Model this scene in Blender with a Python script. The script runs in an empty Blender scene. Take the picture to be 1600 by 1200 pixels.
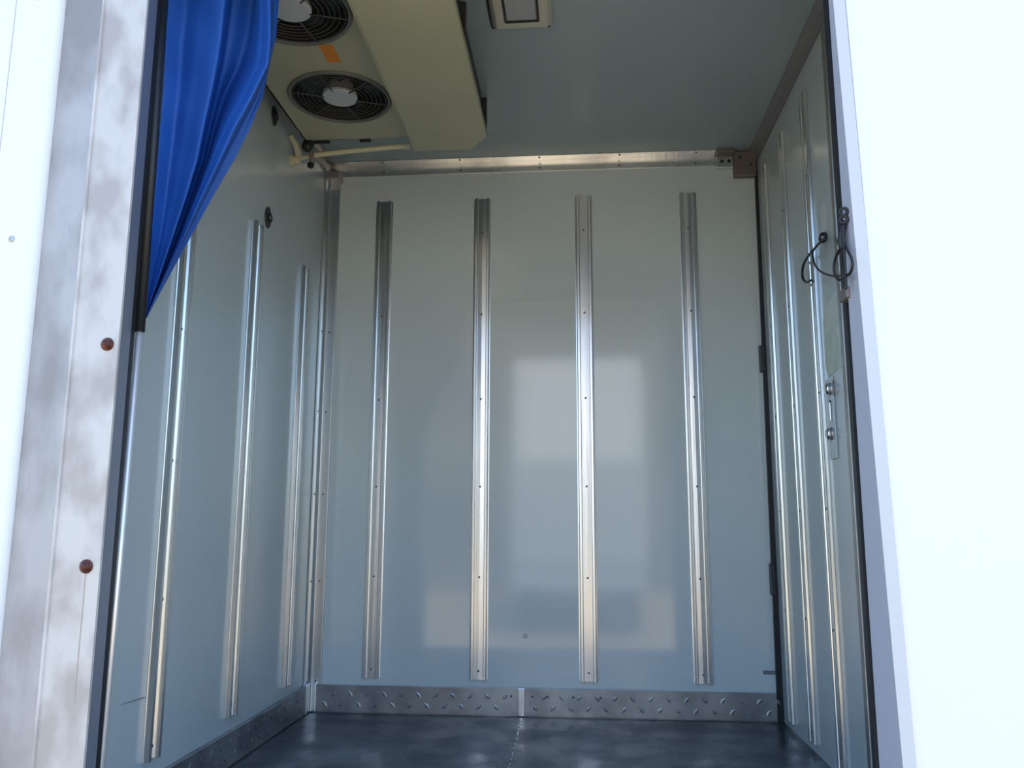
import bpy, bmesh, math, random
from mathutils import Vector, Matrix
random.seed(7)
S = bpy.context.scene
COL = S.collection
PI = math.pi

# ------------------------------------------------------------------ camera
FPX, PITCH, YAW, ROLL = 1302.9, .1676, -.0815, .003
CAM = Vector((0, 0, .6224))                      # z = 0 is the cargo floor, metres
_F0 = Vector((math.sin(YAW), math.cos(YAW), 0)); _R0 = Vector((math.cos(YAW), -math.sin(YAW), 0)); _K = Vector((0, 0, 1))
FWD = math.cos(PITCH)*_F0 + math.sin(PITCH)*_K
_U0 = -math.sin(PITCH)*_F0 + math.cos(PITCH)*_K
RGT = math.cos(ROLL)*_R0 + math.sin(ROLL)*_U0
UPV = -math.sin(ROLL)*_R0 + math.cos(ROLL)*_U0
cam = bpy.data.cameras.new('camera'); co = bpy.data.objects.new('camera', cam); COL.objects.link(co)
cam.sensor_width = 36; cam.lens = FPX/1600*36; cam.clip_start = .02; cam.clip_end = 500
M = Matrix((RGT, UPV, -FWD)).transposed().to_4x4(); M.translation = CAM
co.matrix_world = M
S.camera = co

# ------------------------------------------------------------------ world, sun, exposure
w = bpy.data.worlds.new('sky'); S.world = w; w.use_nodes = True
nt = w.node_tree; nt.nodes.clear()
sky = nt.nodes.new('ShaderNodeTexSky'); sky.sky_type = 'NISHITA'; sky.sun_disc = False
sky.sun_elevation = math.radians(62); sky.sun_rotation = math.radians(20); sky.air_density = 1.0; sky.dust_density = 1.5; sky.ozone_density = 1.0
bg = nt.nodes.new('ShaderNodeBackground'); bg.inputs['Strength'].default_value = .37
wo = nt.nodes.new('ShaderNodeOutputWorld')
hs_ = nt.nodes.new('ShaderNodeHueSaturation'); hs_.inputs['Saturation'].default_value = 1.08
nt.links.new(sky.outputs[0], hs_.inputs['Color']); nt.links.new(hs_.outputs[0], bg.inputs[0]); nt.links.new(bg.outputs[0], wo.inputs[0])
sun = bpy.data.lights.new('sun', 'SUN'); so = bpy.data.objects.new('sun', sun); COL.objects.link(so)
sun.energy = 5.0; sun.angle = math.radians(.6); sun.color = (1, .95, .87)
sd = Vector((.35, .85, 1.30)).normalized()        # towards the sun: behind the truck body, high
so.rotation_euler = sd.to_track_quat('Z', 'Y').to_euler()
S.view_settings.view_transform = 'Standard'; S.view_settings.look = 'None'
S.view_settings.gamma = 1; S.view_settings.use_curve_mapping = False
S.view_settings.exposure = 0.85

# ------------------------------------------------------------------ helpers
def at(u, v, ax, val):
    """photo pixel -> the point of a world plane it shows"""
    d = FWD + RGT*((u-800)/FPX) - UPV*((v-600)/FPX)
    a = 'XYZ'.index(ax)
    return CAM + d*((val-CAM[a])/d[a])

def tag(o, label=None, cat=None, group=None, kind=None):
    if label: o['label'] = label
    if cat: o['category'] = cat
    if group: o['group'] = group
    if kind: o['kind'] = kind
    return o

def empty(name, loc, label, cat, group=None):
    o = bpy.data.objects.new(name, None); COL.objects.link(o); o.location = loc; o.empty_display_size = .05
    return tag(o, label, cat, group)

def link(name, bm, mat, parent=None, smooth=False, bevel=0, seg=2):
    bmesh.ops.recalc_face_normals(bm, faces=bm.faces)
    me = bpy.data.meshes.new(name); bm.to_mesh(me); bm.free()
    me.materials.append(mat)
    if smooth:
        for p in me.polygons: p.use_smooth = True
    o = bpy.data.objects.new(name, me); COL.objects.link(o)
    if parent:
        o.parent = parent
        off = Vector(parent.location)
        if parent.parent: off = off+Vector(parent.parent.location)
        me.transform(Matrix.Translation(-off))
    if bevel:
        b = o.modifiers.new('bevel', 'BEVEL'); b.width = bevel; b.segments = seg; b.limit_method = 'ANGLE'; b.angle_limit = math.radians(40)
    return o

def box(bm, x0, x1, y0, y1, z0, z1):
    r = bmesh.ops.create_cube(bm, size=1)
    for v in r['verts']:
        v.co = Vector((x0+(v.co.x+.5)*(x1-x0), y0+(v.co.y+.5)*(y1-y0), z0+(v.co.z+.5)*(z1-z0)))
    return r['verts']

def prism(bm, pts, d0, d1, axis='Z'):
    """closed 2-D outline extruded along an axis between d0 and d1"""
    def mk(a, b, d):
        return {'Z': (a, b, d), 'Y': (a, d, b), 'X': (d, a, b)}[axis]
    A = [bm.verts.new(mk(a, b, d0)) for a, b in pts]; B = [bm.verts.new(mk(a, b, d1)) for a, b in pts]
    n = len(pts)
    for i in range(n): bm.faces.new((A[i], A[(i+1) % n], B[(i+1) % n], B[i]))
    bm.faces.new(A[::-1]); bm.faces.new(B)

def disc_stack(bm, c, n, rings, seg=20):
    """lathe: rings = [(radius, height along n)] ; closes both ends"""
    n = Vector(n).normalized(); t = n.orthogonal().normalized(); b = n.cross(t)
    L = []
    for r, h in rings:
        L.append([bm.verts.new(Vector(c)+n*h+(t*math.cos(2*PI*k/seg)+b*math.sin(2*PI*k/seg))*max(r, 1e-5)) for k in range(seg)])
    for A, B in zip(L, L[1:]):
        for k in range(seg): bm.faces.new((A[k], A[(k+1) % seg], B[(k+1) % seg], B[k]))
    bm.faces.new(L[0][::-1]); bm.faces.new(L[-1])

def catmull(P, sub=8):
    P = [Vector(p) for p in P]; Q = [P[0]]+P+[P[-1]]; out = []
    for i in range(1, len(Q)-2):
        a, b, c, d = Q[i-1:i+3]
        for k in range(sub):
            t = k/sub
            out.append(.5*((2*b)+(c-a)*t+(2*a-5*b+4*c-d)*t*t+(3*b-a-3*c+d)*t**3))
    out.append(P[-1]); return out

def tube(bm, P, r, seg=10, smooth=True):
    P = catmull(P) if smooth else [Vector(p) for p in P]
    up = None; L = []
    for i, p in enumerate(P):
        t = (P[min(i+1, len(P)-1)]-P[max(i-1, 0)]).normalized()
        up = t.orthogonal().normalized() if up is None else (up-t*up.dot(t)).normalized()
        b = t.cross(up)
        L.append([bm.verts.new(p+(up*math.cos(2*PI*k/seg)+b*math.sin(2*PI*k/seg))*r) for k in range(seg)])
    for A, B in zip(L, L[1:]):
        for k in range(seg): bm.faces.new((A[k], A[(k+1) % seg], B[(k+1) % seg], B[k]))
    bm.faces.new(L[0][::-1]); bm.faces.new(L[-1])

def torus(bm, c, n, R, r, seg=20, rs=8, sx=1.0):
    n = Vector(n).normalized(); t = n.orthogonal().normalized(); b = n.cross(t)
    L = []
    for k in range(seg):
        a = 2*PI*k/seg; d = t*math.cos(a)+b*math.sin(a)
        L.append([bm.verts.new(Vector(c)+d*(R+r*math.cos(2*PI*j/rs))+n*(r*math.sin(2*PI*j/rs))) for j in range(rs)])
    for k in range(seg):
        A, B = L[k], L[(k+1) % seg]
        for j in range(rs): bm.faces.new((A[j], A[(j+1) % rs], B[(j+1) % rs], B[j]))

# ------------------------------------------------------------------ materials
def mat(name, base, rough=.5, metal=0, noise=None, bump=0, bscale=40, coat=0, spec=.5, stretch=(1, 1, 1), rvar=0, rscale=4, ior=None):
    """noise = (second colour, scale, low, high) mixes in a second colour of its own (dirt, wear)"""
    m = bpy.data.materials.new(name); m.use_nodes = True; t = m.node_tree; P = t.nodes['Principled BSDF']
    P.inputs['Base Color'].default_value = (*base, 1); P.inputs['Roughness'].default_value = rough; P.inputs['Metallic'].default_value = metal
    P.inputs['Coat Weight'].default_value = coat; P.inputs['Coat Roughness'].default_value = .04
    P.inputs['Specular IOR Level'].default_value = spec
    if ior: P.inputs['IOR'].default_value = ior
    tc = t.nodes.new('ShaderNodeTexCoord'); mp = t.nodes.new('ShaderNodeMapping'); mp.inputs['Scale'].default_value = stretch
    t.links.new(tc.outputs['Object'], mp.inputs[0])
    def nz(scale, det=4):
        n = t.nodes.new('ShaderNodeTexNoise'); n.inputs['Scale'].default_value = scale; n.inputs['Detail'].default_value = det
        t.links.new(mp.outputs[0], n.inputs['Vector']); return n
    if noise:
        c2, sc, lo, hi = noise
        n = nz(sc); mr = t.nodes.new('ShaderNodeMapRange'); mr.inputs['From Min'].default_value = lo; mr.inputs['From Max'].default_value = hi
        mx = t.nodes.new('ShaderNodeMix'); mx.data_type = 'RGBA'; mx.inputs['A'].default_value = (*base, 1); mx.inputs['B'].default_value = (*c2, 1)
        t.links.new(n.outputs[0], mr.inputs[0]); t.links.new(mr.outputs[0], mx.inputs[0]); t.links.new(mx.outputs['Result'], P.inputs['Base Color'])
    if rvar:
        n = nz(rscale); mr = t.nodes.new('ShaderNodeMapRange'); mr.inputs['From Min'].default_value = .35; mr.inputs['From Max'].default_value = .65
        mr.inputs['To Min'].default_value = max(0, rough-rvar); mr.inputs['To Max'].default_value = rough+rvar
        t.links.new(n.outputs[0], mr.inputs[0]); t.links.new(mr.outputs[0], P.inputs['Roughness'])
    if bump:
        n = nz(bscale, 3); b = t.nodes.new('ShaderNodeBump'); b.inputs['Strength'].default_value = bump; b.inputs['Distance'].default_value = .002
        t.links.new(n.outputs[0], b.inputs['Height']); t.links.new(b.outputs[0], P.inputs['Normal'])
    return m

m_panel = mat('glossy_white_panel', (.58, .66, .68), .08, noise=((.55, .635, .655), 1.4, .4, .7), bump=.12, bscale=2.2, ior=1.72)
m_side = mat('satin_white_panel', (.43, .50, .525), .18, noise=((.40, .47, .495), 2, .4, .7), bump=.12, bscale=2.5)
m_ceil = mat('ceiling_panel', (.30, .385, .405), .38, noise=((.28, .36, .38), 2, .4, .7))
m_alu = mat('brushed_aluminium', (.74, .75, .76), .27, 1, noise=((.60, .60, .61), 6, .45, .7), bump=.25, bscale=60, stretch=(1, 1, .03), rvar=.06, rscale=3)
m_aludull = mat('dull_aluminium', (.50, .50, .50), .42, 1, noise=((.36, .35, .35), 5, .4, .7))
m_rivet = mat('rivet_metal', (.16, .16, .17), .45, 1)
m_galv = mat('checker_plate', (.40, .41, .42), .38, .9, noise=((.24, .25, .27), 9, .4, .65), rvar=.1)
m_floor = mat('dark_cargo_floor', (.030, .038, .046), .30, noise=((.085, .10, .115), 5.5, .48, .72), bump=.35, bscale=45, rvar=.12, rscale=7)
m_rubber = mat('black_rubber', (.012, .014, .018), .45)
m_slate = mat('slate_blue_seal', (.15, .175, .23), .45)
m_white = mat('outer_white_paint', (.78, .79, .79), .25)
m_band = mat('weathered_light_aluminium', (.57, .555, .54), .45, .1, noise=((.40, .375, .36), 13, .42, .60), stretch=(1, 1, .6), bump=.15, bscale=20)
m_grey = mat('weathered_grey_aluminium', (.43, .425, .435), .45, .15, noise=((.28, .27, .27), 12, .40, .66), stretch=(1, 1, .5), bump=.15, bscale=20)
m_frame = mat('shaded_frame_grey', (.36, .39, .46), .4)  # shade on the right post's inner face put into the base colour
m_pale = mat('pale_frame_edge', (.56, .585, .62), .35)
m_rust = mat('rusty_bolt', (.075, .018, .012), .28, .3, noise=((.15, .045, .025), 60, .45, .65))
m_blue = mat('blue_vinyl', (.012, .080, .36), .50, spec=.3, noise=((.009, .066, .31), 5, .4, .7))
m_cream = mat('cream_painted_metal', (.38, .385, .265), .42, noise=((.35, .355, .245), 4, .4, .7))
m_cream2 = mat('cream_housing', (.42, .42, .33), .5)
m_fan = mat('dark_fan_plastic', (.035, .038, .040), .45)
m_ring = mat('fan_guard_grey', (.13, .135, .13), .5)
m_wire = mat('guard_wire_grey', (.07, .072, .072), .5)
m_hub = mat('fan_hub_grey', (.46, .50, .52), .45)
m_orange = mat('orange_sticker', (.62, .20, .01), .5)
m_hose = mat('cream_hose', (.60, .58, .40), .45)
m_black = mat('black_cord', (.008, .010, .014), .5)
m_steel = mat('dark_steel', (.06, .065, .065), .45, .6)
m_zinc = mat('zinc_grommet', (.65, .68, .70), .3, 1)
m_chrome = mat('chrome', (.85, .86, .88), .10, 1)
m_lens = mat('lamp_lens_glass', (.34, .35, .38), .18)
m_lampframe = mat('lamp_frame_plastic', (.48, .48, .40), .45)
m_bracket = mat('brown_grey_bracket', (.22, .19, .18), .5, .6)
m_cove = mat('dark_grey_cove', (.17, .175, .19), .5)
m_sticker = mat('faded_green_sticker', (.45, .54, .44), .5, noise=((.56, .63, .60), 18, .4, .6))
m_tape = mat('clear_tape', (.52, .56, .56), .2)
m_concrete = mat('sunlit_concrete', (.42, .325, .19), .9, noise=((.34, .265, .155), 1.5, .4, .65), bump=.4, bscale=12)
m_dirt = mat('dark_scuff', (.16, .18, .20), .6)
m_glassdark = mat('dark_window', (.03, .04, .05), .1)
m_tyre = mat('tyre_rubber', (.02, .02, .02), .8)
m_greyp = mat('grey_paint', (.42, .45, .46), .4)

XL, XR, YB, YI, YO, ZC = -.9314, .6463, 2.9, 1.45, 1.38, 1.954

# ------------------------------------------------------------------ setting: shell of the cargo box
def struct(name, bm, m, label, cat, **k):
    o = link(name, bm, m, **k); return tag(o, label, cat, kind='structure')

bm = bmesh.new(); box(bm, -12, 12, -25, 12, -1.0, -.9)
struct('ground', bm, m_concrete, 'sunlit concrete ground outside around the truck body', 'ground')

bm = bmesh.new(); box(bm, XL-.06, XR+.06, YO+.01, YB+.06, -.12, -.012)
floor = struct('floor', bm, m_floor, 'dark grey damp cargo floor at the bottom of the box', 'floor')
sx = lambda y: -.1992 + (2.865-y)*.011
for pts, lab in (([(XL, YI), (sx(YI)-.0015, YI), (sx(YB)-.0015, YB), (XL, YB)], 0), ([(sx(YI)+.0015, YI), (XR, YI), (XR, YB), (sx(YB)+.0015, YB)], 1)):
    bm = bmesh.new(); prism(bm, pts, -.0125, 0)
    link('floor_panel', bm, m_floor, floor)
bm = bmesh.new()
ys = YI+.02
while ys < YB-.03:
    L = random.uniform(.012, .05)
    prism(bm, [(sx(ys)-.0013, ys), (sx(ys)+.0013, ys), (sx(ys+L)+.0013, ys+L), (sx(ys+L)-.0013, ys+L)], -.0126, -.0006); ys += L+random.uniform(.01, .03)
tag(link('joint_sealant', bm, m_zinc, floor), 'broken pale sealant line in the joint')

bm = bmesh.new(); box(bm, XL-.08, XR+.08, YO, YB+.08, ZC, ZC+.08)
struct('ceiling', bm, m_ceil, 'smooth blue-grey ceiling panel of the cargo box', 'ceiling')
bm = bmesh.new(); box(bm, XL-.08, XR+.08, YB, YB+.08, -.12, ZC)
wb = struct('wall_back', bm, m_panel, 'glossy white back wall panel with four metal rails', 'wall')
bm = bmesh.new(); box(bm, XL-.08, XL, YI, YB, -.12, ZC)
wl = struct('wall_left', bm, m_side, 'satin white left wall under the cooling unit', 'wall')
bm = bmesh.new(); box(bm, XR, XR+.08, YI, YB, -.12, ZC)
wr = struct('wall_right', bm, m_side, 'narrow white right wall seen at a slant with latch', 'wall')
# near side wall with the door opening
OT = 1.80                                        # head of the opening
bm = bmesh.new()
box(bm, -2.3, -.93, YO+.012, YI, -.12, ZC+.08)
box(bm, .56, 2.6, YO+.012, YI, -.12, ZC+.08)
box(bm, -.93, .56, YO+.012, YI, OT+.04, ZC+.08)
wf = struct('wall_front', bm, m_white, 'white outer side wall of the truck around the door opening', 'wall')
bm = bmesh.new(); box(bm, -2.3, -1.0652, YO-.012, YO+.012, -.2, 2.05)
link('outer_panel', bm, m_white, wf, bevel=.002)
# panel between seam and grey band, softly rounded right edge
pr = [(-1.0632, YO+.012), (-1.0632, YO-.012)]
for k in range(7):
    a = PI/2*k/6; pr.append((-.987+.012*math.sin(a), YO-.012+.016*(1-math.cos(a))))
pr.append((-.975, YO+.012))
bm = bmesh.new(); prism(bm, pr, -.2, 2.05); link('outer_panel', bm, m_white, wf)
bm = bmesh.new(); box(bm, -.93, .56, YO-.01, YO+.012, OT+.02, 2.05); link('outer_panel', bm, m_white, wf)
for (x, z) in ((-1.0225, 1.1308), (-1.0225, 1.6128), (-1.0225, .6488), (-1.0225, .1668)):
    bm = bmesh.new(); disc_stack(bm, (x, YO-.0115, z), (0, -1, 0), [(.0062, 0), (.0062, .0012), (.0045, .0026), (.0030, .0026), (.0028, .0012), (.0012, .0010)], 16)
    link('screw', bm, m_aludull, wf, smooth=False)
# right-hand outer skin: its edge leans a little
def quadslab(bm, x0t, x0b, x1, zt, zb, y0, y1):
    V = [bm.verts.new(p) for p in ((x0b, y0, zb), (x1, y0, zb), (x1, y0, zt), (x0t, y0, zt), (x0b, y1, zb), (x1, y1, zb), (x1, y1, zt), (x0t, y1, zt))]
    for f in ((0, 1, 2, 3), (7, 6, 5, 4), (0, 4, 5, 1), (1, 5, 6, 2), (2, 6, 7, 3), (3, 7, 4, 0)): bm.faces.new([V[i] for i in f])
sl = (.4789-.4523)/(.2629-1.5384)                # lean of the frame edge
gx = lambda z, x0=.4523: x0+sl*(z-1.5384)
ZT, ZBt = OT+.03, -.15
bm = bmesh.new(); quadslab(bm, gx(ZT, .472), gx(ZBt, .472), 2.6, 2.05, -.2, YO-.0005, YO+.012)
link('outer_panel', bm, m_white, wf)
# left door frame: light band, ridge, grey band
bm = bmesh.new()
prism(bm, [(-.8107, YO), (-.8107, YO+.006), (-.93, YO+.06), (-.901, YO+.012), (-.898, YO-.003), (-.8935, YO-.003), (-.8925, YO)], -.2, ZT)
tr1 = struct('trim_1', bm, m_band, 'pale weathered metal door frame strip with two rusty bolts', 'door frame')
bm = bmesh.new()
prism(bm, [(-.8985, YO+.001), (-.901, YO+.03), (-.9745, YO+.03), (-.9745, YO+.004), (-.965, YO+.006), (-.93, YO+.008)], -.2, ZT)
struct('trim_2', bm, m_grey, 'stained grey metal channel left of the pale door frame strip', 'door frame')
for (x, z) in ((-.8308, .9356), (-.8345, .5513), (-.8320, 1.75)):
    bm = bmesh.new(); disc_stack(bm, (x, YO, z), (0, -1, 0), [(.0118, 0), (.0118, .0015), (.0098, .0022), (.0092, .0045), (.0070, .0075), (.0035, .0090), (.0005, .0094)], 18)
    tag(link('bolt', bm, m_rust, tr1, smooth=True), 'rust-brown domed bolt head')
bm = bmesh.new(); prism(bm, [(-.8352, .545), (-.8338, .545), (-.8343, .40), (-.8349, .33), (-.8356, .40)], YO-.0006, YO-.0001, 'Y')
tag(link('rust_streak', bm, mat('thin_rust_stain', (.42, .34, .28), .6), tr1), 'faint rust streak below the lower bolt')
# rubber return face of the opening, left
bm = bmesh.new(); prism(bm, [(-.8107, YO+.0065), (-.8285, YI-.002), (-.84, YI), (-.93, YI), (-.93, YO+.0605)], -.15, ZT)
struct('trim_3', bm, m_slate, 'slate-coloured rubber seal on the left edge of the opening', 'seal')
bm = bmesh.new(); box(bm, -.93, -.833, YI+.0005, YI+.02, -.01, OT)
struct('trim_4', bm, m_rubber, 'black rubber lip between slate seal and curtain pole', 'seal')
# right jamb: grey return, pale edge strip, black lip
def jamb(bm, zt, zb):
    V = [bm.verts.new(p) for p in ((gx(zb), YO, zb), (.56, YO, zb), (.56, YI, zb), (.469, YI, zb), (gx(zt), YO, zt), (.56, YO, zt), (.56, YI, zt), (.469, YI, zt))]
    for f in ((0, 1, 2, 3), (7, 6, 5, 4), (0, 4, 5, 1), (1, 5, 6, 2), (2, 6, 7, 3), (3, 7, 4, 0)): bm.faces.new([V[i] for i in f])
bm = bmesh.new(); jamb(bm, ZT, ZBt)
struct('trim_5', bm, m_frame, 'grey shaded inner face of the right door post', 'door frame')
bm = bmesh.new(); quadslab(bm, gx(ZT)+.0005, gx(ZBt)+.0005, .60, ZT, ZBt, YO-.004, YO-.0006)
for v in bm.verts:
    if v.co.x > .59: v.co.x = gx(v.co.z, .4726)
struct('trim_6', bm, m_pale, 'pale narrow edge strip down the right door post', 'door frame')
bm = bmesh.new(); box(bm, .4625, .4685, YI-.004, YI+.012, -.01, 1.62)
struct('trim_7', bm, m_rubber, 'thin black rubber lip along the right door post', 'seal')
# head and sill of the opening
bm = bmesh.new(); box(bm, -.83, .46, YO, YI, OT, OT+.06)
struct('trim_8', bm, m_aludull, 'metal head of the door opening above the curtain', 'door frame')
bm = bmesh.new(); box(bm, -.93, .56, YO, YI-.001, -.15, .004)
struct('trim_9', bm, m_aludull, 'metal sill of the door opening', 'door frame')

# inner corner trims
def rivet_bm(bm, p, n, r=.0035):
    disc_stack(bm, p, n, [(r, -.0005), (r*.95, .0008), (r*.5, .0018), (r*.05, .0020)], 10)
bm = bmesh.new(); prism(bm, [(XL, YB), (XL, YB-.044), (XL+.003, YB-.046), (XL+.005, YB-.044), (XL+.007, YB-.012), (XL+.014, YB-.005), (XL+.046, YB-.004), (XL+.048, YB-.002), (XL+.048, YB)], .0, 1.895)
t10 = struct('trim_10', bm, m_alu, 'vertical aluminium corner angle between left and back walls', 'corner trim', bevel=.0008)
for z in (.10, .43, .7275, 1.0192, 1.3112):
    for p, n in (((XL+.028, YB-.0042, z), (0, -1, 0)), ((XL+.0060, YB-.028, z), (1, 0, 0))):
        bm = bmesh.new(); rivet_bm(bm, p, n, .0036); link('rivet', bm, m_rivet, t10)
bm = bmesh.new(); box(bm, XL+.0001, XL+.056, YB-.056, YB-.0001, 1.88, 1.912)
link('cap', bm, m_aludull, t10, bevel=.004)
# ceiling/back angle
bm = bmesh.new(); prism(bm, [(YB, ZC), (YB-.042, ZC), (YB-.042, ZC-.004), (YB-.004, ZC-.0045), (YB-.004, ZC-.046), (YB, ZC-.046)], XL, .50, 'X')
t11 = struct('trim_11', bm, m_alu, 'aluminium angle where ceiling meets back wall', 'corner trim', bevel=.0006)
for x in (-.72, -.43, -.1364, .1551, .43):
    for p, n in (((x, YB-.0045, ZC-.033), (0, -1, 0)), ((x, YB-.030, ZC-.0048), (0, 0, -1))):
        bm = bmesh.new(); rivet_bm(bm, p, n, .0040); link('rivet', bm, m_rivet, t11)
bm = bmesh.new(); prism(bm, [(XR, ZC), (XR-.030, ZC), (XR-.027, ZC-.008), (XR-.012, ZC-.016), (XR-.006, ZC-.040), (XR, ZC-.040)], YI, YB, 'Y')
struct('trim_12', bm, m_cove, 'dark cove strip between ceiling and right wall', 'corner trim')
bm = bmesh.new(); prism(bm, [(XL, ZC), (XL+.030, ZC), (XL+.027, ZC-.008), (XL+.012, ZC-.016), (XL+.006, ZC-.040), (XL, ZC-.040)], YI, YB-.05, 'Y')
struct('trim_13', bm, m_aludull, 'cove strip between ceiling and left wall', 'corner trim')
# dark gap seal in the right back corner, with two hinge knuckles
bm = bmesh.new(); quadslab(bm, .637, .627, XR, 1.88, .0, YB-.014, YB)
t14 = struct('trim_14', bm, m_rubber, 'black rubber seal in the corner of back and right walls', 'seal')
for z0, z1 in ((1.145, 1.238), (.397, .50)):
    bm = bmesh.new(); box(bm, .622, .64, YB-.020, YB-.001, z0, z1); link('hinge', bm, m_steel, t14, bevel=.003)
bm = bmesh.new(); box(bm, XR-.006, XR, 2.035, 2.060, .0, 1.90)
struct('trim_15', bm, m_aludull, 'thin metal strip down the near edge of the right wall', 'corner trim', bevel=.0015)
bm = bmesh.new(); box(bm, .588, .628, YB-.006, YB, .146, .156)
tag(link('stop_bracket', bm, m_cove, bevel=.002), 'small grey stop low on the back wall beside the black corner seal', 'bracket')

# kick plates of checker plate
def lug_strip(bm, P0, ex, ez, nrm, length, rows, step, size):
    i = 0; s = step*.6
    while s < length-step*.4:
        for r, h in enumerate(rows):
            c = P0+ex*(s+(step/2 if r % 2 else 0))+ez*h
            a = .85 if (i+r) % 2 else -.85
            d = ex*math.cos(a)+ez*math.sin(a); q = ex*-math.sin(a)+ez*math.cos(a)
            b = [bm.verts.new(c+v+nrm*.0002) for v in (d*size, q*size*.48, -d*size, -q*size*.48)]
            t = [bm.verts.new(c+v*.45+nrm*.0016) for v in (d*size, q*size*.48, -d*size, -q*size*.48)]
            bm.faces.new(t)
            for k in range(4): bm.faces.new((b[k], b[(k+1) % 4], t[(k+1) % 4], t[k]))
        s += step; i += 1
KX, KZ, KN = Vector((1, 0, 0)), Vector((0, 0, 1)), Vector((0, -1, 0))
bm = bmesh.new(); box(bm, XL, XR-.02, YB-.012, YB, 0, .086)
bb = struct('baseboard_back', bm, m_galv, 'grey checker-plate kick plate along the foot of the back wall', 'kick plate')
for x0, x1 in ((XL+.032, -.212), (-.190, XR-.0205)):
    bm = bmesh.new(); box(bm, x0, x1, YB-.0165, YB-.0121, .003, .089); pl = link('plate', bm, m_galv, bb, bevel=.001)
    bm = bmesh.new(); lug_strip(bm, Vector((x0, YB-.0165, 0)), KX, KZ, KN, x1-x0, (.028, .062), .058, .0135)
    tag(link('tread_lugs', bm, m_galv, bb), kind='stuff')
bm = bmesh.new(); box(bm, -.213, -.189, YB-.020, YB-.0122, .001, .090)
tag(link('joint_cover', bm, m_alu, bb, bevel=.002), 'shiny joint cover between the two plates')
for x in (-.235, -.165, -.115, -.03, .06):
    bm = bmesh.new(); rivet_bm(bm, (x, YB-.0166, .064), KN, .0042); link('rivet', bm, m_rivet, bb)
bm = bmesh.new(); box(bm, XL, XL+.012, YI+.02, YB-.02, 0, .086)
bl = struct('baseboard_left', bm, m_galv, 'dark checker-plate kick plate along the foot of the left wall', 'kick plate')
bm = bmesh.new(); box(bm, XL+.0121, XL+.0165, YI+.02, YB-.03, .003, .089); link('plate', bm, m_galv, bl, bevel=.001)
bm = bmesh.new(); lug_strip(bm, Vector((XL+.0165, YI+.02, 0)), Vector((0, 1, 0)), KZ, Vector((1, 0, 0)), YB-YI-.06, (.028, .062), .058, .0135)
tag(link('tread_lugs', bm, m_galv, bl), kind='stuff')
bm = bmesh.new(); prism(bm, [(XL+.001, YB-.06), (XL+.0185, YB-.06), (XL+.0185, YB-.0185), (XL+.036, YB-.0185), (XL+.036, YB-.001), (XL+.001, YB-.001)], .001, .096)
tag(link('corner_piece', bm, m_alu, bl, bevel=.003), 'bright folded metal corner piece')
# scratch on the left wall
bm = bmesh.new(); a, b = at(190, 1101, 'X', XL), at(226, 1090, 'X', XL)
prism(bm, [(a.y, a.z), (b.y, b.z-.001), (b.y, b.z+.0018), (a.y, a.z+.0008)], XL, XL+.0008, 'X'); tag(link('scratch', bm, m_dirt, wl), 'short dark scratch in the panel')
bm = bmesh.new(); disc_stack(bm, (-.1898, YB, .2547), KN, [(.010, 0), (.009, .0012), (.001, .0015)], 14)
tag(link('scuff_mark', bm, mat('pale_grey_scuff', (.50, .54, .56), .5), wb), 'small grey scuff spot')

# ------------------------------------------------------------------ cargo rails
def rail_profile(w=.031, h=.015):
    q = [(-w, 0), (-w, .0025), (-w+.0035, .003), (-w+.0050, h-.001), (-w+.0065, h), (-w+.0135, h), (-w+.0150, h-.001), (-w+.0165, .0060)]
    return q+[(.0, .0068)]+[(-a, b) for a, b in q[::-1]]
def make_rail(z0, z1, rz, h=.015):
    root = bpy.data.objects.new('cargo_rail', None); COL.objects.link(root); root.empty_display_size = .05
    bm = bmesh.new(); prism(bm, rail_profile(h=h), 0, z1-z0); link('channel', bm, m_alu, root)
    k = .028
    while k < z1-z0-.02:
        bm = bmesh.new(); rivet_bm(bm, (0, .0066, k), (0, 1, 0), .0038); link('rivet', bm, m_rivet, root); k += .307
    return root
def copy_tree(o, parent=None):
    c = o.copy(); COL.objects.link(c); c.parent = parent
    for ch in list(o.children): copy_tree(ch, c)
    return c
def rails(z0, z1, rz, spots, group, h=.015):
    first = make_rail(z0, z1, rz, h)
    for i, (x, y, lab) in enumerate(spots):
        o = first if i == 0 else None
        if o is None:
            o = first.copy(); COL.objects.link(o)
            for ch in first.children:
                c = ch.copy(); COL.objects.link(c); c.parent = o
        o.location = (x, y, z0); o.rotation_euler = (0, 0, rz)
        tag(o, lab, 'rail', group)
rails(.112, 1.805, PI, [(-.7123, YB, 'leftmost vertical aluminium rail on the glossy back wall, dark at its top'),
                        (-.3466, YB, 'second vertical aluminium rail from the left on the back wall'),
                        (.0217, YB, 'third vertical aluminium rail from the left on the back wall'),
                        (.3957, YB, 'rightmost vertical aluminium rail on the back wall')], 'rails on the back wall')
rails(.123, 1.486, -PI/2, [(XL, 1.832, 'nearest rail on the left wall, its top hidden behind the blue curtain'),
                           (XL, 2.2469, 'middle rail on the left wall, just below a dark eyelet'),
                           (XL, 2.6698, 'rail on the left wall nearest the back corner')], 'rails on the left wall')
rails(.025, 1.84, PI/2, [(XR, 2.7698, 'rail on the right wall nearest the black corner seal'),
                         (XR, 2.528, 'middle rail of the three on the right wall'),
                         (XR, 2.262, 'rail on the right wall nearest the latch and the cord')], 'rails on the right wall', .0095)

# ------------------------------------------------------------------ evaporator (cooling unit)
ev = empty('cooling_unit', (-.58, 1.95, 1.80), 'cream twin-fan cooling unit hung under the ceiling on the left', 'cooling unit')
FZ = 1.842
FC = ((-.6815, 2.195), (-.6815, 1.775)); FR = .146
bm = bmesh.new()
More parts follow.
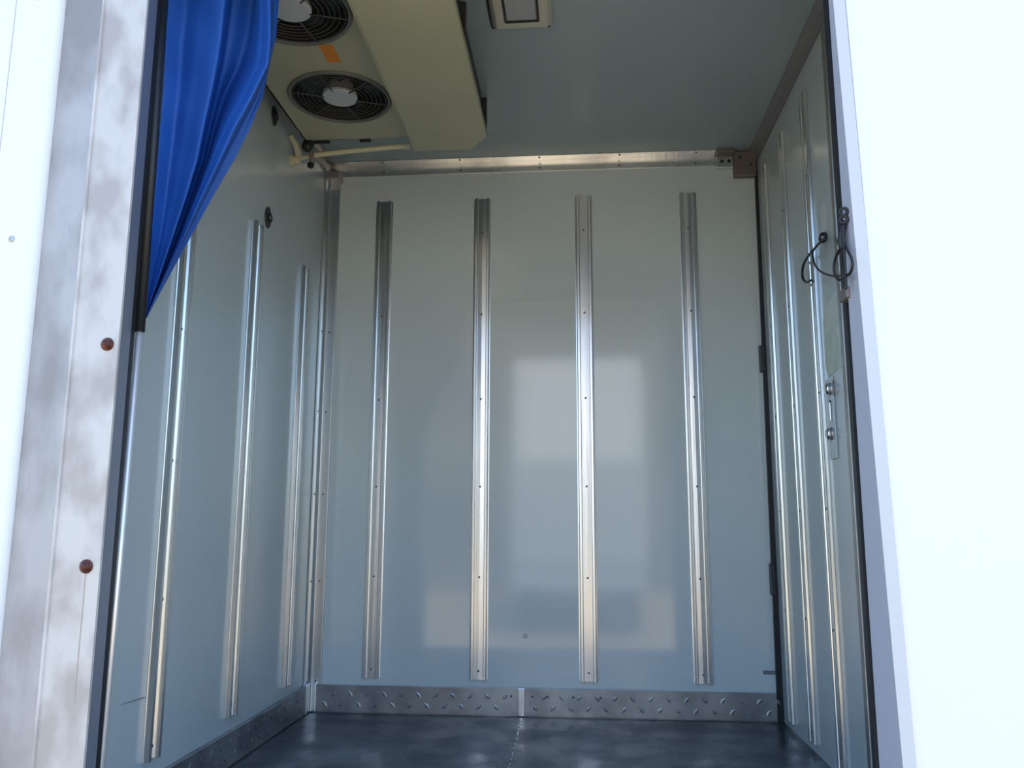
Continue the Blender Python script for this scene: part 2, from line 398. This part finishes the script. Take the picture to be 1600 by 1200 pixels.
# fan deck: plate with two round holes
ya, yb, xa, xb = 1.615, 2.452, -.872, -.500
def deck(bm, x0, x1, y0, y1, c, r, z, n=40):
    ring = []; out = []
    for k in range(n):
        a = 2*PI*(k+.5)/n; dx, dy = math.cos(a), math.sin(a)
        ring.append(bm.verts.new((c[0]+r*dx, c[1]+r*dy, z)))
        tt = min(((x1-c[0])/dx) if dx > 0 else ((x0-c[0])/dx), ((y1-c[1])/dy) if dy > 0 else ((y0-c[1])/dy))
        out.append(bm.verts.new((c[0]+tt*dx, c[1]+tt*dy, z)))
    inn = [bm.verts.new((v.co.x, v.co.y, z+.05)) for v in ring]
    for k in range(n):
        j = (k+1) % n
        bm.faces.new((ring[k], ring[j], out[j], out[k])); bm.faces.new((ring[k], ring[j], inn[j], inn[k]))
        a, b = out[k].co, out[j].co
        if abs(a.x-b.x) > 1e-5 and abs(a.y-b.y) > 1e-5:     # fill the corner
            cx = x0 if min(a.x, b.x) < x0+1e-4 else x1; cy = y0 if min(a.y, b.y) < y0+1e-4 else y1
            v = bm.verts.new((cx, cy, z)); bm.faces.new((out[k], out[j], v))
deck(bm, xa, xb, 1.985, yb, FC[0], FR, FZ); deck(bm, xa, xb, ya, 1.985, FC[1], FR, FZ)
link('fan_deck', bm, m_cream, ev)
bm = bmesh.new()
box(bm, xa, xa+.004, ya, yb, FZ, ZC-.006); box(bm, xa, xb, ya, ya+.004, FZ, ZC-.006)
box(bm, xa, xb+.2, yb-.004, yb, FZ+.001, ZC-.006); box(bm, xa+.004, xb, ya+.004, yb-.004, FZ+.06, FZ+.064)
link('housing', bm, m_cream2, ev)
# lower pan with chamfered far corner and folded rim
z1, z2, z3 = 1.790, 1.833, 1.884
prof = [(-.512, FZ+.02), (-.512, z1+.002), (-.509, z1), (-.330, z1+.002), (-.322, z1+.006)]
bm = bmesh.new()
# outline in plan (chamfered), lofted upward: bottom plate plus sloping sides
pc = at(757, 214, 'Z', z1); pd = at(735, 232, 'Z', z1); pe_ = at(755, 190, 'Z', z1)
bot = [(-.5095, ya), (pe_.x, ya), (pe_.x, pc.y), (pd.x, 2.452), (-.5095, 2.452)]
lv = []
for o, z in ((bot, z1), (bot, z1+.022)): lv.append([bm.verts.new((x, y, z)) for x, y in o])
bm.faces.new(lv[0])
for A, B in zip(lv, lv[1:]):
    for k in range(5): bm.faces.new((A[k], A[(k+1) % 5], B[(k+1) % 5], B[k]))
bm.faces.new(lv[1][::-1])
pan = link('drain_pan', bm, m_cream, ev, bevel=.0015)
bm = bmesh.new(); box(bm, -.513, -.5096, ya, 2.452, z1-.0006, FZ); link('pan_flange', bm, m_cream, ev)
bm = bmesh.new(); box(bm, -.50, pe_.x-.022, ya+.01, 2.40, z1+.0225, ZC-.004); link('coil_block', bm, m_steel, ev)
for y in (1.945, 2.435):
    bm = bmesh.new(); box(bm, pe_.x-.040, pe_.x-.008, y-.008, y+.008, z1+.06, ZC-.0008); link('hanger', bm, m_steel, ev, bevel=.002)
# fans
for c in FC:
    e = bmesh.new(); torus(e, (c[0], c[1], FZ-.002), (0, 0, 1), FR-.004, .006, 40, 8)
    g = link('fan_guard', e, m_ring, ev, smooth=True)
    e = bmesh.new()
    for R in (.131, .118, .105, .092, .079, .066): torus(e, (c[0], c[1], FZ-.004+(.146-R)*.02), (0, 0, 1), R, .0011, 40, 5)
    for k in range(6):
        a = 2*PI*k/6+.35; d = Vector((math.cos(a), math.sin(a), 0))
        tube(e, [Vector((c[0], c[1], FZ-.005))+d*.045, Vector((c[0], c[1], FZ-.003))+d*.144], .0019, 6, False)
    link('guard_wires', e, m_wire, g, smooth=True)
    e = bmesh.new(); disc_stack(e, (c[0], c[1], FZ+.02), (0, 0, -1), [(.030, -.03), (.046, .004), (.050, .012), (.050, .0215), (.047, .0238)], 28)
    link('fan_hub', e, m_hub, ev)
    for k in range(5):
        e = bmesh.new(); a0 = 2*PI*k/5+.2
        rows = []
        for i in range(7):
            r = .036+(.128-.036)*i/6; wd = .30+.32*math.sin(PI*min(1, i/6)*.62); tw = .020*(1-i/12)
            rows.append([e.verts.new((c[0]+r*math.cos(a0+s*wd+.05*i), c[1]+r*math.sin(a0+s*wd+.05*i), FZ+.038+s*tw*.8)) for s in (-1, -.4, .3, 1)])
        for A, B in zip(rows, rows[1:]):
            for j in range(3): e.faces.new((A[j], A[j+1], B[j+1], B[j]))
        b = link('fan_blade', e, m_fan, ev, smooth=True); sm = b.modifiers.new('thick', 'SOLIDIFY'); sm.thickness = .002
    e = bmesh.new(); n_ = 40; A_ = [e.verts.new((c[0]+(FR-.0015)*math.cos(2*PI*k/n_), c[1]+(FR-.0015)*math.sin(2*PI*k/n_), FZ+.001)) for k in range(n_)]
    B_ = [e.verts.new((v.co.x, v.co.y, FZ+.05)) for v in A_]
    for k in range(n_): e.faces.new((A_[k], A_[(k+1) % n_], B_[(k+1) % n_], B_[k]))
    link('shroud', e, m_fan, ev, smooth=True)
    e = bmesh.new(); disc_stack(e, (c[0], c[1], FZ+.052), (0, 0, 1), [(FR-.002, 0), (FR-.002, .004)], 32)
    link('fan_well', e, m_fan, ev)
e = bmesh.new(); prism(e, [(-.6617, 1.927), (-.6250, 1.930), (-.6245, 2.012), (-.6600, 2.009)], FZ-.001, FZ-.0001)
tag(link('sticker', e, m_orange, ev), 'small orange warning sticker between the fans')
e = bmesh.new(); box(e, -.86, -.52, 2.4525, 2.480, 1.850, 1.870); link('end_bracket', e, m_aludull, ev, bevel=.002)
for x0, x1 in ((-.86, -.80), (-.70, -.665)):
    e = bmesh.new(); box(e, x0, x1, 2.4805, 2.492, 1.845, 1.862); link('clip', e, m_rubber, ev, bevel=.002)
for x in (-.85, -.70, -.54):
    for y in (2.43,):
        e = bmesh.new(); rivet_bm(e, (x, y, FZ), (0, 0, -1), .004); link('screw', e, m_aludull, ev)

# drain hose and fittings in the corner
hs = empty('drain_hose', at(640, 229, 'Y', 2.52), 'cream drain hose running from the cooling unit to the left wall', 'hose')
bm = bmesh.new(); tube(bm, [at(641, 228, 'Y', 2.50), at(600, 231, 'Y', 2.515), at(560, 235, 'Y', 2.52), at(520, 239, 'Y', 2.52), at(490, 243, 'Y', 2.52), at(463, 249, 'Y', 2.52)], .0085, 14)
link('pipe', bm, m_hose, hs, smooth=True)
bm = bmesh.new(); tube(bm, [at(633, 229, 'Y', 2.501), at(642, 228, 'Y', 2.50)], .0105, 14, False); link('collar', bm, m_lampframe, hs, smooth=False)
bm = bmesh.new(); tube(bm, [at(468, 248, 'Y', 2.52), at(455, 250, 'Y', 2.52)], .0125, 14, False); link('elbow', bm, m_hose, hs, smooth=True)
bm = bmesh.new(); disc_stack(bm, Vector((XL, 2.50, 1.795)), (1, 0, 0), [(.022, 0), (.022, .006), (.014, .010), (.012, .030)], 20)
link('wall_flange', bm, m_hose, hs)
bm = bmesh.new(); tube(bm, [Vector((XL+.004, 2.47, 1.868)), Vector((XL+.018, 2.485, 1.845)), Vector((XL+.024, 2.50, 1.815)), Vector((XL+.022, 2.50, 1.798))], .011, 12)
link('pipe', bm, m_lampframe, hs, smooth=True)
vb = empty('expansion_valve', (XL+.05, 2.50, 1.83), 'small black valve cluster in the corner behind the cooling unit', 'valve')
bm = bmesh.new(); disc_stack(bm, (XL+.062, 2.488, 1.852), (.3, .2, 1), [(.014, -.03), (.018, -.02), (.018, .016), (.010, .026)], 16); link('valve_body', bm, m_rubber, vb)
bm = bmesh.new(); tube(bm, [(XL+.062, 2.488, 1.84), (XL+.07, 2.50, 1.80), (XL+.065, 2.505, 1.782)], .007, 10); link('copper_tail', bm, m_bracket, vb, smooth=True)
bm = bmesh.new(); disc_stack(bm, (XL+.065, 2.505, 1.780), (0, 0, -1), [(.011, -.006), (.011, .006), (.006, .010)], 12); link('nut', bm, m_rubber, vb)
bm = bmesh.new(); tube(bm, [(XL+.062, 2.488, 1.86), (XL+.050, 2.47, 1.875), (XL+.064, 2.455, 1.86)], .008, 10); link('inlet_pipe', bm, m_rubber, vb, smooth=True)

# ------------------------------------------------------------------ eyelets on the left wall
def eyelet(p, lab, s=1):
    r = empty('tie_eyelet', p, lab, 'eyelet', 'dark eyelets on the left wall')
    bm = bmesh.new(); out = []
    for k in range(20):
        a = 2*PI*k/20; out.append((p.y+.024*s*math.cos(a)*(1 if math.cos(a) < 0 else .8), p.z+.033*s*math.sin(a)))
    prism(bm, out, XL, XL+.005, 'X'); link('plate', bm, m_steel, r, bevel=.0012)
    bm = bmesh.new(); torus(bm, (XL+.007, p.y+.002, p.z), (1, 0, 0), .0105*s, .004*s, 18, 8); link('ring', bm, m_rubber, r, smooth=True)
    bm = bmesh.new(); disc_stack(bm, (XL+.0052, p.y+.002, p.z), (1, 0, 0), [(.008*s, 0), (.008*s, .002), (.004*s, .004)], 14); link('eye', bm, m_zinc, r)
eyelet(Vector((XL, 2.328, 1.5345)), 'dark metal eyelet on the left wall just above the middle rail')
eyelet(Vector((XL, 2.335, 1.866)), 'dark metal eyelet on the left wall right under the cooling unit', .95)

# ------------------------------------------------------------------ ceiling lamp
lx0, lx1, ly0, ly1 = -.222, -.060, 1.86, 2.050
lp = empty('ceiling_lamp', ((lx0+lx1)/2, (ly0+ly1)/2, ZC), 'square cream-framed lamp, switched off, on the ceiling beside the cooling unit', 'lamp')
bm = bmesh.new()
o4 = [(lx0, ly0), (lx1, ly0), (lx1, ly1), (lx0, ly1)]
def inset(P, d): cx = sum(p[0] for p in P)/4; cy = sum(p[1] for p in P)/4; return [(x+(d if x < cx else -d), y+(d if y < cy else -d)) for x, y in P]
lv = [[bm.verts.new((x, y, z)) for x, y in inset(o4, d)] for d, z in ((0, ZC), (0, ZC-.006), (.012, ZC-.020), (.034, ZC-.020), (.038, ZC-.010))]
for A, B in zip(lv, lv[1:]):
    for k in range(4): bm.faces.new((A[k], A[(k+1) % 4], B[(k+1) % 4], B[k]))
bm.faces.new(lv[0]); bm.faces.new(lv[-1])
link('frame', bm, m_lampframe, lp, bevel=.003)
i4 = inset(o4, .040)
bm = bmesh.new(); box(bm, i4[0][0], i4[1][0], i4[0][1], i4[2][1], ZC-.0165, ZC-.0105); link('lens', bm, m_lens, lp, bevel=.003)
bm = bmesh.new()
box(bm, i4[0][0]-.003, i4[1][0]+.003, i4[2][1]-.001, i4[2][1]+.004, ZC-.0200, ZC-.0095); box(bm, i4[0][0]-.004, i4[0][0]-.0002, i4[0][1], i4[2][1], ZC-.0200, ZC-.0095); box(bm, i4[1][0]+.0002, i4[1][0]+.004, i4[0][1], i4[2][1], ZC-.0200, ZC-.0095)
link('gasket', bm, m_rubber, lp)
bm = bmesh.new(); rivet_bm(bm, (lx1-.010, ly1-.012, ZC-.018), (0, 0, -1), .004); link('screw', bm, m_steel, lp)
bm = bmesh.new(); tube(bm, [(lx0-.003, ly0, ZC-.003), (lx0-.003, ly1-.01, ZC-.003), (lx0+.006, ly1+.002, ZC-.003), (lx0+.018, ly1+.003, ZC-.003)], .003, 8); link('edge_seal', bm, m_rubber, lp, smooth=True)

# ------------------------------------------------------------------ corner bracket top right
cb = empty('corner_bracket', (.60, YB, ZC-.05), 'brown-grey metal box bracket in the top right corner of the back wall', 'bracket')
bm = bmesh.new(); box(bm, .562, .6400, YB-.030, YB-.0005, 1.856, ZC-.004); link('plate', bm, m_bracket, cb, bevel=.003)
bm = bmesh.new(); box(bm, .501, .5615, YB-.022, YB-.0005, 1.892, 1.938); link('joint_plate', bm, m_alu, cb, bevel=.002)
bm = bmesh.new(); box(bm, .501, .5615, YB-.050, YB-.0005, 1.9385, ZC-.0005); link('upper_lip', bm, m_bracket, cb, bevel=.002)
for x in (.521, .546):
    bm = bmesh.new(); disc_stack(bm, (x, YB-.022, 1.916), KN, [(.0065, 0), (.0065, .0010), (.001, .0012)], 14); link('bolt_hole', bm, m_rubber, cb)
for x, z in ((.583, 1.925), (.62, 1.895)):
    bm = bmesh.new(); disc_stack(bm, (x, YB-.030, z), KN, [(.006, 0), (.006, .003), (.003, .005)], 12); link('bolt', bm, m_steel, cb)

# ------------------------------------------------------------------ latch on the right wall
la = empty('door_latch', (XR, 2.18, .91), 'chrome twin-knob latch on the right wall below the green sticker', 'latch')
for y, z in ((2.1705, .9687), (2.183, .8546)):
    bm = bmesh.new(); disc_stack(bm, (XR, y, z), (-1, 0, 0), [(.030, 0), (.030, .003), (.024, .005), (.018, .004), (.015, .008)], 24); link('cup_plate', bm, m_aludull, la, smooth=False)
    bm = bmesh.new(); disc_stack(bm, (XR-.006, y, z), (-1, 0, 0), [(.010, 0), (.0145, .003), (.016, .007), (.013, .011), (.007, .0135), (.001, .014)], 24); link('knob', bm, m_chrome, la, smooth=True)
bm = bmesh.new(); box(bm, XR-.005, XR, 2.150, 2.205, .790, 1.000); link('back_plate', bm, m_side, la, bevel=.002)
bm = bmesh.new(); box(bm, XR-.010, XR-.0052, 2.168, 2.180, .886, .935); link('slide_bar', bm, m_alu, la, bevel=.002)
bm = bmesh.new(); box(bm, XR-.008, XR-.0052, 2.170, 2.176, .925, .940); link('slot', bm, m_rubber, la)
# sticker
bm = bmesh.new(); prism(bm, [(2.21, 1.03), (2.21, 1.155), (2.185, 1.185), (2.09, 1.205), (2.085, 1.01), (2.19, 1.004)], XR-.0012, XR-.0001, 'X')
tag(link('sticker', bm, m_sticker), 'faded greenish sticker on the right wall above the latch', 'sticker')
bm = bmesh.new(); out = []
for k in range(16):
    a = 2*PI*k/16; out.append((2.150+.022*math.cos(a), 1.422+.042*math.sin(a)))
prism(bm, out, XR-.0012, XR-.0001, 'X')
tag(link('tape_patch', bm, m_tape), 'oval clear tape patch on the right wall just above the cord hook', 'tape')

# ------------------------------------------------------------------ cord hanging at the right edge
h1, h2 = at(1291, 371, 'X', XR), at(1318, 331, 'Y', 1.415)
cd = empty('elastic_cord', h1, 'black elastic cord looped between a wall hook and the right door post', 'cord')
XW = XR-.021
L1 = [at(u, v, 'X', XW) for u, v in ((1291, 371), (1283, 377), (1273, 388), (1263, 400), (1256, 412), (1253.5, 425), (1255, 436), (1260, 441), (1267, 438))]
bm = bmesh.new(); tube(bm, L1, .0034, 10); link('loop', bm, m_black, cd, smooth=True)
L2 = [at(1283, 378, 'X', XW-.006)]+[at(u, v, 'Y', y) for u, v, y in ((1271, 390, 2.17), (1270.5, 404, 2.15), (1274, 415, 2.10), (1282, 424, 2.0), (1295, 430, 1.85), (1308, 431.5, 1.62), (1320, 431, 1.41), (1328, 427, 1.37), (1332, 417, 1.355), (1331, 404, 1.355), (1325, 392, 1.37), (1319, 380, 1.395), (1316, 365, 1.40), (1317, 345, 1.40))]
bm = bmesh.new(); tube(bm, L2, .0025, 10); link('loop', bm, m_black, cd, smooth=True)
L3 = [at(u, v, 'Y', y) for u, v, y in ((1319, 350, 1.40), (1317, 372, 1.40), (1313, 388, 1.42), (1306, 402, 1.44), (1303, 415, 1.45), (1304, 428, 1.45), (1308, 435, 1.45), (1314, 438, 1.45))]
bm = bmesh.new(); tube(bm, L3, .0024, 10); link('loop', bm, m_black, cd, smooth=True)
L4 = [at(u, v, 'Y', 1.39) for u, v in ((1317, 352), (1318, 375), (1319.5, 400), (1321, 425), (1322, 452))]
bm = bmesh.new(); tube(bm, L4, .0024, 10); link('tail', bm, m_black, cd, smooth=True)
bm = bmesh.new(); tube(bm, [at(u, v, 'Y', 1.395) for u, v in ((1319, 350), (1315, 364), (1313, 376), (1316, 388))], .0052, 10); link('knot', bm, m_black, cd, smooth=True)
for v in (331, 343):
    p = at(1318, v, 'Y', 1.39); bm = bmesh.new(); torus(bm, p, (-.4, -1, 0), .0062, .0027, 18, 8); link('ring', bm, m_black, cd, smooth=True)
bm = bmesh.new(); torus(bm, h1+Vector((-.008, 0, 0)), (-1, -.6, 0), .010, .0045, 18, 8); link('ring', bm, m_black, cd, smooth=True)
bm = bmesh.new(); disc_stack(bm, h1, (-1, 0, 0), [(.006, 0), (.006, .010), (.003, .013)], 12); link('hook', bm, m_zinc, cd)
bm = bmesh.new(); p = at(1319, 336, 'Y', 1.44); box(bm, p.x-.003, .4690, 1.405, 1.447, p.z-.010, p.z+.012); link('post_hook', bm, m_steel, cd, bevel=.002)
p = at(1322, 460, 'Y', 1.42)
bm = bmesh.new(); box(bm, p.x-.006, .468, 1.402, 1.440, p.z-.010, p.z+.010)
tag(link('post_clip', bm, m_bracket, bevel=.002), 'small brown-grey clip on the right door post below the cord', 'clip')

# ------------------------------------------------------------------ curtain pole and blue curtain
pe = empty('curtain_pole', (-.816, YI+.030, 0), 'curtain pole at the left edge of the opening, bright metal below and black above', 'pole')
PY = YI+.030
def pole_at(u, v): return at(u, v, 'Y', PY)
a, b = pole_at(218, 516), pole_at(155, 1230)
b2 = Vector((b.x+(a.x-b.x)*0, PY, .005)); b2.x = a.x+(b.x-a.x)*((a.z-.005)/(a.z-b.z))
bm = bmesh.new(); tube(bm, [a, b2], .0062, 16, False); link('tube', bm, mat('bright_aluminium', (.90, .89, .90), .35, .6), pe, smooth=True)
t = pole_at(258, -40); tt = a+(t-a)*((OT-.002-a.z)/(t.z-a.z))
bm = bmesh.new(); tube(bm, [a+(a-t).normalized()*.003, tt], .0098, 16, False); link('sleeve', bm, m_rubber, pe, smooth=True)

rowsV = (-60, 0, 60, 100, 150, 200, 250, 310, 370, 430, 497)
LN = [  # fold lines: sideways place at each level, depth
    ((263, 263, 259, 257, 254, 250, 246, 241, 236, 231, 224), .000),
    ((288, 287, 282, 279, 275, 269, 263, 256, 248, 238, 225), .004),
    ((318, 317, 311, 306, 300, 292, 284, 273, 259, 244, 225.5), -.004),
    ((352, 350, 344, 338, 328, 317, 307, 289, 269, 249, 226), -.012),
    ((366, 364, 356, 350, 338, 326, 315, 295, 274, 252, 226.5), .045),
    ((398, 396, 388, 376, 350, 335, 323, 301, 279, 255, 227), .072),
    ((408, 407, 406, 402, 378, 350, 331, 307, 283, 257, 227.5), -.006),
    ((421, 421, 422, 419, 394, 366, 343, 314, 287, 259, 228), -.022),
    ((430, 429, 427, 420, 403, 377, 351, 321, 291, 261, 228.5), .028),
    ((437, 436, 431, 421, 411, 391, 366, 331, 298, 265, 229), .040)]
def lerp_rows(v):
    for i in range(len(rowsV)-1):
        if rowsV[i] <= v <= rowsV[i+1]:
            t = (v-rowsV[i])/(rowsV[i+1]-rowsV[i]); return [(l[0][i]*(1-t)+l[0][i+1]*t, l[1]) for l in LN]
bm = bmesh.new(); NV, NU = 90, 72; grid = []
CY = YI+.075
for i in range(NV+1):
    v = -60+(497+60)*i/NV; cur = lerp_rows(v); amp = 1-.70*max(0, min(1, (v-150)/347))
    # knot where the folds gather
    row = []
    for j in range(NU+1):
        s = j/NU*(len(LN)-1); k = min(int(s), len(LN)-2); t = s-k
        ts = t*t*(3-2*t)
        u = cur[k][0]*(1-t)+cur[k+1][0]*t; d = cur[k][1]*(1-ts)+cur[k+1][1]*ts
        wr_ = .0018*math.sin(v*.021+u*.05)+.0010*math.sin(v*.05-u*.08)
        edge = min(1, s/1.2)
        base = CY*edge+(PY+.013)*(1-edge)
        row.append(bm.verts.new(at(u, v, 'Y', base+(d*amp+wr_*amp)*min(1, s))))
    grid.append(row)
for A, B in zip(grid, grid[1:]):
    for j in range(NU): bm.faces.new((A[j], A[j+1], B[j+1], B[j]))
bmesh.ops.remove_doubles(bm, verts=bm.verts, dist=1e-6)
cur = link('curtain', bm, m_blue, smooth=True)
sm = cur.modifiers.new('thick', 'SOLIDIFY'); sm.thickness = .0012; sm.offset = 0
tag(cur, 'blue vinyl curtain gathered in folds at the upper left of the opening', 'curtain')

# ------------------------------------------------------------------ unseen stand-ins added behind the camera to mirror in the glossy wall
hb = empty('added_dark_building', (0, -15, -.9), 'made-up brown two-storey building with dark windows, unseen, darkening the back wall reflection', 'building')  # invented backdrop: keeps bright sky out of the wall's reflection
m_brown = mat('brown_render_wall', (.13, .115, .095), .9, noise=((.10, .09, .075), .8, .4, .6))
bm = bmesh.new(); box(bm, -4.6, 4.4, -20, -14, -1, 5.9); link('wall', bm, m_brown, hb)
bm = bmesh.new(); box(bm, -4.9, 4.7, -20.3, -13.7, 5.9, 6.1); link('roof', bm, m_steel, hb)
for k in (-1, 0, 1):
    for z in (0.2, 3.3):
        bm = bmesh.new(); box(bm, k*2.9-.7, k*2.9+.7, -14.02, -13.96, z, z+1.4); link('window', bm, m_glassdark, hb)
tk = empty('added_box_truck', (0, -6.2, -.9), 'made-up white box truck behind the camera, added as a bright reflection for the back wall', 'truck')  # invented to give the back wall its bright mirrored shape
TY = -6.0
bm = bmesh.new(); box(bm, -.95, .90, TY-4.5, TY, .05, 2.98); link('cargo_box', bm, m_white, tk, bevel=.03)
for x0, x1 in ((-.90, -.035), (-.015, .85)):
    bm = bmesh.new(); box(bm, x0, x1, TY, TY+.03, 1.50, 2.80); link('rear_door', bm, m_white, tk, bevel=.01)
    bm = bmesh.new(); box(bm, x0, x1, TY, TY+.03, .10, 1.46); link('rear_door', bm, m_greyp, tk, bevel=.01)
bm = bmesh.new(); box(bm, -.95, .9, TY-.1, TY+.06, -.25, .0); link('bumper', bm, m_greyp, tk, bevel=.02)
bm = bmesh.new(); box(bm, -.6, .6, TY-6.0, TY-.12, -.25, .04); link('chassis', bm, m_steel, tk)
bm = bmesh.new(); box(bm, -.9, .85, TY-6.2, TY-4.6, -.35, 1.5); link('cab', bm, m_white, tk, bevel=.08)
for x in (-.78, .73):
    for y in (TY-.9, TY-5.3):
        bm = bmesh.new(); disc_stack(bm, (x-.1, y, -.52), (1, 0, 0), [(.30, 0), (.38, .03), (.38, .17), (.30, .20), (.2, .18)], 28); link('wheel', bm, m_tyre, tk)
